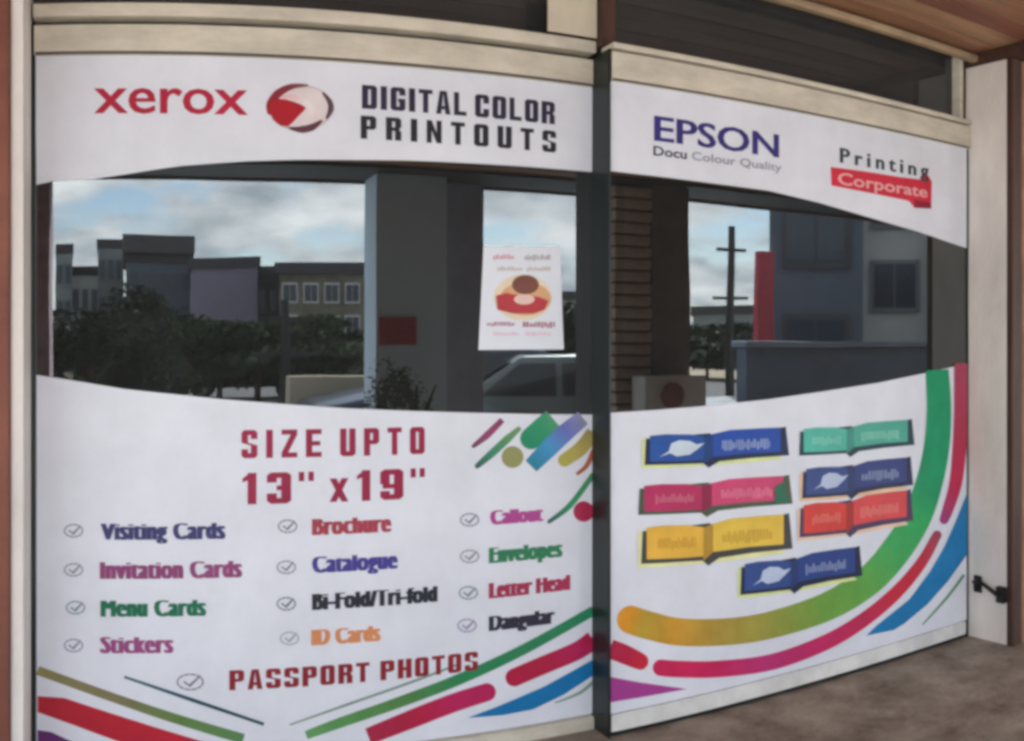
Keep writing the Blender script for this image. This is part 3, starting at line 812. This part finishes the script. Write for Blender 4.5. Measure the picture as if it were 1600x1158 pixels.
ROOF = mat('dark_roof', rgb(62, 62, 68), 0.8, var=0.15)
def house(px0, px1, pyt, dist, depth, wall, label, D=DL, rows=2, cols=4, roof='flat', frame=None, base=-0.15, win=True, group='buildings across the street'):
    tc_, dw = ((px0 + px1) / 2 - X0) / F, (px1 - px0) / F
    wid_ = 2 * dist * math.tan(dw / 2)
    zt = H + (YH - pyt) / F * dist
    cx_, y = dist * math.sin(tc_), 2 * D - dist * math.cos(tc_)
    x0, x1 = cx_ - wid_ / 2, cx_ + wid_ / 2
    t = empty('building', (cx_, y, base)); tag(t, label, 'building', group)
    box('wall', x0, x1, y - depth, y, base, zt, WALLC[wall], t, 0.0)
    o = (x1 - x0) * 0.04
    if roof == 'flat':
        box('roof', x0 - o, x1 + o, y - depth - o, y + o, zt + 0.003, zt + 0.35 + dist * 0.004, ROOF, t, 0.0)
    else:
        bm = bmesh.new()
        a = (x1 - x0) / 2 + o; d2 = depth / 2 + o; hh = (x1 - x0) * 0.16
        v = [bm.verts.new(q) for q in ((-a, -d2, 0), (a, -d2, 0), (a, d2, 0), (-a, d2, 0), (-a * 0.7, 0, hh), (a * 0.7, 0, hh))]
        for q in ((0, 3, 2, 1), (0, 1, 5, 4), (1, 2, 5), (2, 3, 4, 5), (3, 0, 4)):
            bm.faces.new([v[k] for k in q])
        r = meshobj('roof', bm, ROOF, t); r.location = (0, -depth / 2, zt + 0.003 - base)
    if win:
        me = None
        ww, hh = (x1 - x0) / cols, (zt - max(base, 0)) / (rows + 0.3)
        for r_ in range(rows):
            for c_ in range(cols):
                if me is None:
                    bm = bmesh.new()
                    bm_box(bm, -ww * 0.36, ww * 0.36, -0.05, 0.05, 0, hh * 0.62, 0)
                    bm_box(bm, -ww * 0.31, -ww * 0.01, 0.052, 0.06, hh * 0.05, hh * 0.57, 1)
                    bm_box(bm, ww * 0.01, ww * 0.31, 0.052, 0.06, hh * 0.05, hh * 0.57, 1)
                    me = bpy.data.meshes.new('window'); bm.to_mesh(me); bm.free()
                    me.materials.append(WALLC[frame or wall]); me.materials.append(PANE)
                wo = link('window', me, t)
                wo.location = Vector((x0 + ww * (c_ + 0.5), y + 0.03, zt - hh * (r_ + 0.9))) - t.location
    t.rotation_euler[2] = tc_                # each block fronts the shop corner it faces
    return t
house(88, 113, 396, 60, 10, 'grey', 'slim grey block at the far left across the street', rows=3, cols=2)
house(112, 152, 431, 66, 10, 'white', 'low pale block beside the slim grey block across the street', rows=2, cols=3)
house(151, 190, 388, 64, 10, 'grey', 'mid grey block left of the tall two-tier block across the street', rows=3, cols=3)
house(194, 298, 408, 52, 12, 'blue', 'tall two-tier grey office block across the street', rows=3, cols=5)
xx0, yy0, zz0 = mir(190, 404, 52); xx1, _, zz1 = mir(303, 366, 52)
up_ = box('building', xx0, xx1, yy0 - 12, yy0 + 0.6, zz0 + 0.3, zz1, WALLC['dark'], None, 0.1)
tag(up_, 'dark penthouse storey on top of the tall office block across the street', 'building', 'buildings across the street')
house(298, 404, 418, 48, 12, 'mauve', 'long mauve clad hall with dark roof across the street', rows=1, cols=1, win=False)
house(402, 437, 434, 50, 10, 'dark', 'small dark block right of the mauve hall across the street', rows=2, cols=2)
house(437, 600, 430, 44, 12, 'umber', 'umber house with flat dark roof across the street', rows=3, cols=5, frame='white')
house(610, 720, 428, 50, 12, 'grey', 'grey house behind the arcade column across the street', rows=3, cols=4)
house(735, 950, 470, 70, 12, 'white', 'long low pale building at the far end of the open ground', rows=2, cols=9)
house(1080, 1182, 492, 70, 10, 'grey', 'low grey block beyond the utility pole', D=DR, rows=1, cols=4)
house(1202, 1347, 250, 16, 6, 'blue', 'blue grey corner building close across the street', D=DR, rows=2, cols=1, frame='dark')
house(1344, 1452, 240, 17.5, 6, 'white', 'pale building next to the blue grey corner building', D=DR, rows=3, cols=1, frame='grey')
house(1454, 1482, 230, 17, 6, 'dark', 'dark narrow building at the far right across the street', D=DR, rows=4, cols=1)
house(1482, 1530, 230, 17.8, 6, 'tan', 'tan narrow building at the far right across the street', D=DR, rows=4, cols=1)

# arcade columns along the canopy's street edge
COLM = mat('column_grey_paint', rgb(205, 230, 250), 0.7, var=0.06, scale=2)
COLM2 = mat('column_brick', rgb(170, 150, 158), 0.9, var=0.3, scale=8)
def column(x0, x1, y0, y1, m, label, plinth=None):
    t = empty('arcade_column', ((x0 + x1) / 2, (y0 + y1) / 2, 0)); tag(t, label, 'column', 'arcade columns')
    box('shaft', x0, x1, y0, y1, 0.0 if not plinth else 0.55, ZS - 0.032, m, t, 0.01)
    if plinth: box('plinth', x0 - 0.03, x1 + 0.03, y0 - 0.03, y1 + 0.03, 0.0, 0.547, plinth, t, 0.01)
    return t
column(-1.5, -0.58, -1.55, -1.15, COLM2, 'mauve brick arcade column at the left end of the canopy')
column(2.10, 2.72, -1.55, -1.15, COLM, 'grey painted arcade column in the middle of the canopy', COLM2)
column(2.74, 3.17, -1.58, -1.42, mat('column_dark_paint', rgb(170, 180, 200), 0.7, var=0.1), 'dark grey pilaster behind the middle arcade column')
xa, ya, _ = mir(962, 500, 7.6, DR); xb, _, _ = mir(1018, 500, 7.6, DR)
xc, _, _ = mir(1077, 500, 7.6, DR)
t = empty('arcade_column', ((xa + xc) / 2, ya - 0.2, 0)); tag(t, 'dark brown arcade column with ribbed blockwork edge', 'column', 'arcade columns')
box('shaft', xb, xc, ya - 0.4, ya, 0.0, ZS - 0.032, mat('column_dark_brown', rgb(96, 88, 84), 0.8, var=0.2), t, 0.01)
bm = bmesh.new(); bm_box(bm, xa - xb, 0, -0.36, 0.02, 0, 0.085, 0, 0.018)
bme = bpy.data.meshes.new('block'); bm.to_mesh(bme); bm.free(); bme.materials.append(mat('brown_blockwork', rgb(176, 160, 148), 0.9, var=0.25, scale=5))
box('core', xa + 0.03, xb - 0.006, ya - 0.36, ya - 0.06, 0.0, ZS - 0.034, MATS['column_dark_brown'], t, 0.0)
z = 0.0
while z < ZS - 0.14:
    o = link('block', bme, t); o.location = Vector((xb - 0.004 + random.uniform(-0.012, 0.012), ya - 0.02, z)) - t.location; z += 0.108

# pale plinth with a round red brown disc at the foot of the ribbed column
xa, ya, za = mir(1008, 588, 7.3, DR); xb, _, _ = mir(1104, 588, 7.3, DR)
pl_ = empty('plinth_block', ((xa + xb) / 2, ya, 0)); tag(pl_, 'pale plinth block with a round red brown disc by the ribbed column', 'plinth')
box('block', xa, xb, ya - 0.25, ya, 0.0, za, WALLC['white'], pl_, 0.02)
bm = bmesh.new(); xm = (xa * 0.58 + xb * 0.42); bm_tube(bm, [(xm - (xa + xb) / 2, 0.0, za - 0.17), (xm - (xa + xb) / 2, 0.03, za - 0.17)], 0.11, 20)
meshobj('disc', bm, mat('red_brown_disc', rgb(130, 70, 62), 0.6, var=0.2), pl_)
# red painted panel on the middle column
rp_ = box('wall_sign', 2.12, 2.44, -1.146, -1.13, H - 0.0, H + 0.24, mat('red_sign', rgb(176, 60, 60), 0.6, var=0.25, scale=14), None, 0.003)
tag(rp_, 'small red sign panel on the middle arcade column', 'sign')
x_, y_, z_ = mir(1186, 500, 12, DR); x2_, _, z2_ = mir(1210, 392, 12, DR)
rs = empty('pylon_sign', ((x_ + x2_) / 2, y_, 0)); tag(rs, 'tall narrow red pylon sign across the street', 'sign')
box('panel', x_, x2_, y_ - 0.12, y_, 0.9, z2_, mat('pylon_red', rgb(170, 50, 66), 0.5, var=0.15), rs, 0.01)
box('support', x_ + 0.08, x2_ - 0.08, y_ - 0.1, y_ - 0.02, -0.15, 0.898, BLACK, rs, 0.004)

# low beige wall
x_, y_, z_ = mir(452, 590, 14); x2_, _, _ = mir(646, 590, 14)
lw_ = box('garden_wall', x_, x2_, y_ - 0.3, y_, -0.15, z_, WALLC['tan'], None, 0.02)
tag(lw_, 'low beige wall beside the road across the street', 'wall')

# utility poles
def pole(px, pyt, dist, D, label):
    x, y, zt = mir(px, pyt, dist, D)
    t = empty('utility_pole', (x, y, -0.15)); tag(t, label, 'pole', 'utility poles')
    bm = bmesh.new(); bm_tube(bm, [(0, 0, 0), (0, 0, zt + 0.15)], [0.15 * dist / 24, 0.10 * dist / 24], 8)
    meshobj('shaft', bm, BLACK, t)
    for dz, wv in ((0.12, 0.55), (0.42, 0.7)):
        bm = bmesh.new(); bm_box(bm, -wv, wv, -0.05, 0.05, zt * (1 - dz), zt * (1 - dz) + 0.1)
        meshobj('crossarm', bm, BLACK, t)
pole(1142, 352, 26, DR, 'dark utility pole with crossarms beyond the open ground')
pole(445, 470, 20, DL, 'thin dark pole beside the low beige wall')

# trees and hedge
LEAF = [mat('leaf_%d' % i, c, 0.7, var=0.35, scale=0.9) for i, c in enumerate(((0.030, 0.050, 0.020, 1), (0.045, 0.070, 0.028, 1), (0.020, 0.034, 0.018, 1)))]
BARK = mat('bark', rgb(70, 58, 48), 0.9, var=0.3, scale=6)
def tree(px, pyt, dist, wid, D, label, leaf=0, n=2600, cz=0.62, rz=0.42, lean=0.0, name='tree', group='trees across the street'):
    x, y, zt = mir(px, pyt, dist, D)
    rr = random.Random(int(px * 7 + pyt))
    t = empty(name, (x, y, -0.15)); tag(t, label, 'tree', group)
    hgt = zt + 0.15
    bm = bmesh.new()
    bm_tube(bm, [(0, 0, 0), (lean * 0.4, 0.02, hgt * 0.3), (lean * 0.8, -0.03, hgt * 0.55), (lean, 0, hgt * 0.8)], [hgt * 0.035, hgt * 0.027, hgt * 0.02, hgt * 0.007], 8)
    for k in range(6):
        a = rr.uniform(0, 6.28); z0 = hgt * rr.uniform(0.3, 0.6)
        bm_tube(bm, [(lean * 0.6, 0, z0), (lean * 0.6 + math.cos(a) * wid * 0.15, math.sin(a) * wid * 0.15, z0 + hgt * 0.1), (lean * 0.6 + math.cos(a) * wid * 0.33, math.sin(a) * wid * 0.33, z0 + hgt * 0.22)], [hgt * 0.014, hgt * 0.01, hgt * 0.004], 6)
    meshobj('trunk', bm, BARK, t)
    cl = [(rr.gauss(0, 0.45), rr.gauss(0, 0.45), rr.uniform(-0.85, 0.85), rr.uniform(0.25, 0.5)) for _ in range(22)]
    v, f, mi = [], [], []
    s = wid * 0.035
    for k in range(n):
        c = cl[rr.randrange(len(cl))]
        d = Vector((rr.gauss(0, 1), rr.gauss(0, 1), rr.gauss(0, 1))).normalized() * c[3] * rr.uniform(0.6, 1.0)
        q = Vector(((c[0] * 0.7 + d.x) * wid * 0.55 + lean, (c[1] * 0.7 + d.y) * wid * 0.55, hgt * (cz + rz * (c[2] * 0.75 + d.z * 0.5))))
        if q.z > hgt: q.z = hgt - rr.random() * 0.3
        if q.z < 0.1: continue
        u = Vector((rr.gauss(0, 1), rr.gauss(0, 1), rr.gauss(0, 0.6))).normalized(); w_ = u.orthogonal().normalized()
        ss = s * rr.uniform(0.7, 1.5)
        b = len(v)
        v += [q - u * ss, q + w_ * ss * 0.5, q + u * ss, q - w_ * ss * 0.5]
        f.append((b, b + 1, b + 2, b + 3)); mi.append(leaf)
    me = bpy.data.meshes.new('crown'); me.from_pydata(v, [], f)
    me.materials.append(LEAF[leaf])
    link('crown', me, t)
tree(140, 455, 17, 2.2, DL, 'dark dense tree at the far left across the street', 2, 4200, 0.5, 0.55)
tree(196, 432, 18, 2.0, DL, 'tall dark tree in front of the office block across the street', 2, 4600, 0.52, 0.55)
tree(232, 470, 22, 2.6, DL, 'green tree right of the tall dark tree across the street', 0, 3600, 0.56, 0.45, lean=0.5)
tree(285, 482, 24, 3.6, DL, 'broad green tree in front of the mauve hall', 1, 3600, 0.62, 0.34)
tree(345, 488, 23, 3.6, DL, 'low spreading tree before the mauve hall roof line', 0, 3600, 0.62, 0.34)
tree(405, 480, 24, 3.4, DL, 'leafy tree beside the thin dark pole', 1, 3600, 0.62, 0.34)
tree(470, 470, 25, 3.6, DL, 'pale leafed tree in front of the umber house', 1, 3400, 0.62, 0.36)
tree(545, 500, 24, 3.8, DL, 'dark tree beside the middle arcade column', 0, 3400, 0.6, 0.36)
tree(640, 505, 20, 3.2, DL, 'leafy tree behind the middle arcade column', 1, 3200, 0.58, 0.4)
tree(722, 428, 26, 1.8, DL, 'narrow dark tree right of the middle column', 2, 2600, 0.6, 0.45)
tree(905, 462, 28, 5.0, DL, 'broad dark tree beyond the parked grey car', 0, 3600, 0.6, 0.4)
tree(1105, 500, 40, 6.0, DR, 'far bushy tree below the utility pole', 0, 2800, 0.55, 0.45)
tree(1160, 492, 38, 5.0, DR, 'far dark tree beside the pylon sign', 2, 2800, 0.55, 0.45)
tree(602, 528, 7.5, 0.55, DL, 'small green shrub at the foot of the middle arcade column', 1, 1800, 0.55, 0.45, name='shrub')
tree(650, 540, 7.6, 0.5, DL, 'dark shrub beside the small green shrub', 0, 1600, 0.55, 0.45, name='shrub')
hv, hf = [], []
rr = random.Random(5)
xh0, yh0, _ = mir(230, 560, 27); xh1, _, _ = mir(760, 560, 27)
for k in range(26000):
    q = Vector((rr.uniform(xh0 - 2, xh1 + 2), yh0 + rr.gauss(0, 0.5), 0.35 + (0.95 + 0.35 * math.sin(k * 0.37)) * rr.random() ** 0.8))
    u = Vector((rr.gauss(0, 1), rr.gauss(0, 1), rr.gauss(0, 0.7))).normalized(); w_ = u.orthogonal().normalized(); ss = rr.uniform(0.06, 0.13)
    b = len(hv); hv += [q - u * ss, q + w_ * ss * 0.5, q + u * ss, q - w_ * ss * 0.5]; hf.append((b, b + 1, b + 2, b + 3))
me = bpy.data.meshes.new('hedge'); me.from_pydata(hv, [], hf); me.materials.append(LEAF[0])
hedge = link('hedge', me); hedge['kind'] = 'stuff'; hedge['label'] = 'long clipped green hedge across the street'; hedge['category'] = 'hedge'

# parked cars
GLB = mat('car_glass', rgb(34, 40, 46), 0.08)
TYRE = mat('tyre_rubber', (0.02, 0.02, 0.02, 1), 0.8)
RIM = mat('wheel_rim', rgb(160, 162, 165), 0.35, metal=0.8)
LAMP = mat('lamp_lens', rgb(215, 215, 210), 0.15)
def car(x, y, rz, paint, label, hgt=1.5, ln=4.2):
    t = empty('parked_car', (x, y, -0.14)); t.rotation_euler[2] = rz; tag(t, label, 'car', 'parked cars')
    l = ln / 2
    prof = [(-l, 0.36), (-l, 0.72), (-l + 0.12, 0.92), (-l * 0.93, 0.98), (-l * 0.78, hgt * 0.96), (-l * 0.5, hgt), (l * 0.05, hgt * 0.985), (l * 0.42, 1.0), (l * 0.9, 0.84), (l, 0.66), (l, 0.36)]
    def half(z):
        return 0.84 if z < 0.95 else 0.84 - (z - 0.95) * 0.42
    bm = bmesh.new()
    rows_ = [[bm.verts.new((px_, s_ * half(pz), pz)) for px_, pz in prof] for s_ in (-1, 1)]
    for k in range(len(prof)):
        bm.faces.new((rows_[0][k], rows_[0][(k + 1) % len(prof)], rows_[1][(k + 1) % len(prof)], rows_[1][k]))
    bm.faces.new(rows_[0][::-1]); bm.faces.new(rows_[1])
    bmesh.ops.recalc_face_normals(bm, faces=bm.faces)
    bmesh.ops.bevel(bm, geom=list(bm.edges), offset=0.05, segments=2, affect='EDGES', profile=0.6)
    meshobj('body', bm, paint, t, smooth=True)
    for s_ in (-1, 1):
        for a, b in (((-l * 0.82), (-l * 0.2)), ((-l * 0.16), (l * 0.3))):
            bm = bmesh.new()
            zt1, zt2 = hgt * 0.93, hgt * 0.93
            pts = [(a, 1.02), (b, 1.02), (min(b, l * 0.06), zt2), (a + (0.22 if a < -l * 0.5 else 0.0), zt1)]
            bm.faces.new([bm.verts.new((q[0], s_ * (half(q[1]) + 0.006), q[1])) for q in pts])
            meshobj('side_window', bm, GLB, t)
    bm = bmesh.new(); bm.faces.new([bm.verts.new(q) for q in ((l * 0.41, -0.72, 1.03), (l * 0.41, 0.72, 1.03), (l * 0.1, 0.56, hgt * 0.965), (l * 0.1, -0.56, hgt * 0.965))])
    meshobj('windscreen', bm, GLB, t, loc=(0.03, 0, 0.012))
    bm = bmesh.new(); bm.faces.new([bm.verts.new(q) for q in ((-l * 0.92, -0.7, 1.02), (-l * 0.92, 0.7, 1.02), (-l * 0.795, 0.58, hgt * 0.93), (-l * 0.795, -0.58, hgt * 0.93))])
    meshobj('rear_window', bm, GLB, t, loc=(-0.035, 0, 0.0))
    for sx in (-0.62, 0.64):
        for s_ in (-1, 1):
            bm = bmesh.new(); bm_tube(bm, [(sx * l, s_ * 0.66, 0.31), (sx * l, s_ * 0.855, 0.31)], 0.31, 20)
            wh = meshobj('wheel', bm, TYRE, t)
            bm = bmesh.new(); bm_tube(bm, [(sx * l, s_ * 0.8, 0.31), (sx * l, s_ * 0.862, 0.31)], 0.19, 16)
            meshobj('rim', bm, RIM, wh)
    for s_ in (-1, 1):
        bm = bmesh.new(); bm_box(bm, l * 0.95, l + 0.012, s_ * 0.62 - 0.15, s_ * 0.62 + 0.15, 0.62, 0.74, 0, 0.02)
        meshobj('headlight', bm, LAMP, t)
        bm = bmesh.new(); bm_box(bm, -l - 0.012, -l + 0.05, s_ * 0.64 - 0.12, s_ * 0.64 + 0.12, 0.66, 0.84, 0, 0.02)
        meshobj('tail_light', bm, mat('tail_lens', rgb(150, 20, 20), 0.2), t)
x_, y_, _ = mir(800, 600, 11.5)
car(x_ + 0.2, y_, R(200), mat('car_silver', rgb(104, 112, 112), 0.3, metal=0.5, coat=0.5), 'grey hatchback parked across the walkway by the middle column', 1.5, 3.9)
xa, ya, za = mir(1168, 533, 9.6, DR); xb, _, _ = mir(1462, 533, 9.6, DR)
bw = empty('boundary_wall', ((xa + xb) / 2, ya, -0.14)); tag(bw, 'blue grey painted boundary wall beyond the kerb at the right', 'wall')
box('panel', xa, xb, ya - 0.22, ya, -0.14, 1.45, mat('blue_grey_wall', rgb(92, 105, 124), 0.6, var=0.16, scale=2.0), bw, 0.02)
box('coping', xa - 0.04, xb + 0.04, ya - 0.27, ya + 0.05, 1.452, 1.53, mat('blue_grey_coping', rgb(122, 134, 152), 0.6, var=0.14, scale=2.0), bw, 0.015)
x_, y_, _ = mir(385, 610, 30)
car(x_, y_, R(190), mat('car_black', rgb(40, 42, 48), 0.35, metal=0.3, coat=0.5), 'dark car parked under the low spreading tree', 1.45, 4.0)
x_, y_, _ = mir(665, 570, 12.5)
car(x_ + 0.3, y_ - 0.6, R(178), mat('car_navy', rgb(44, 60, 84), 0.35, metal=0.3, coat=0.5), 'navy car parked behind the middle arcade column', 1.6, 3.8)
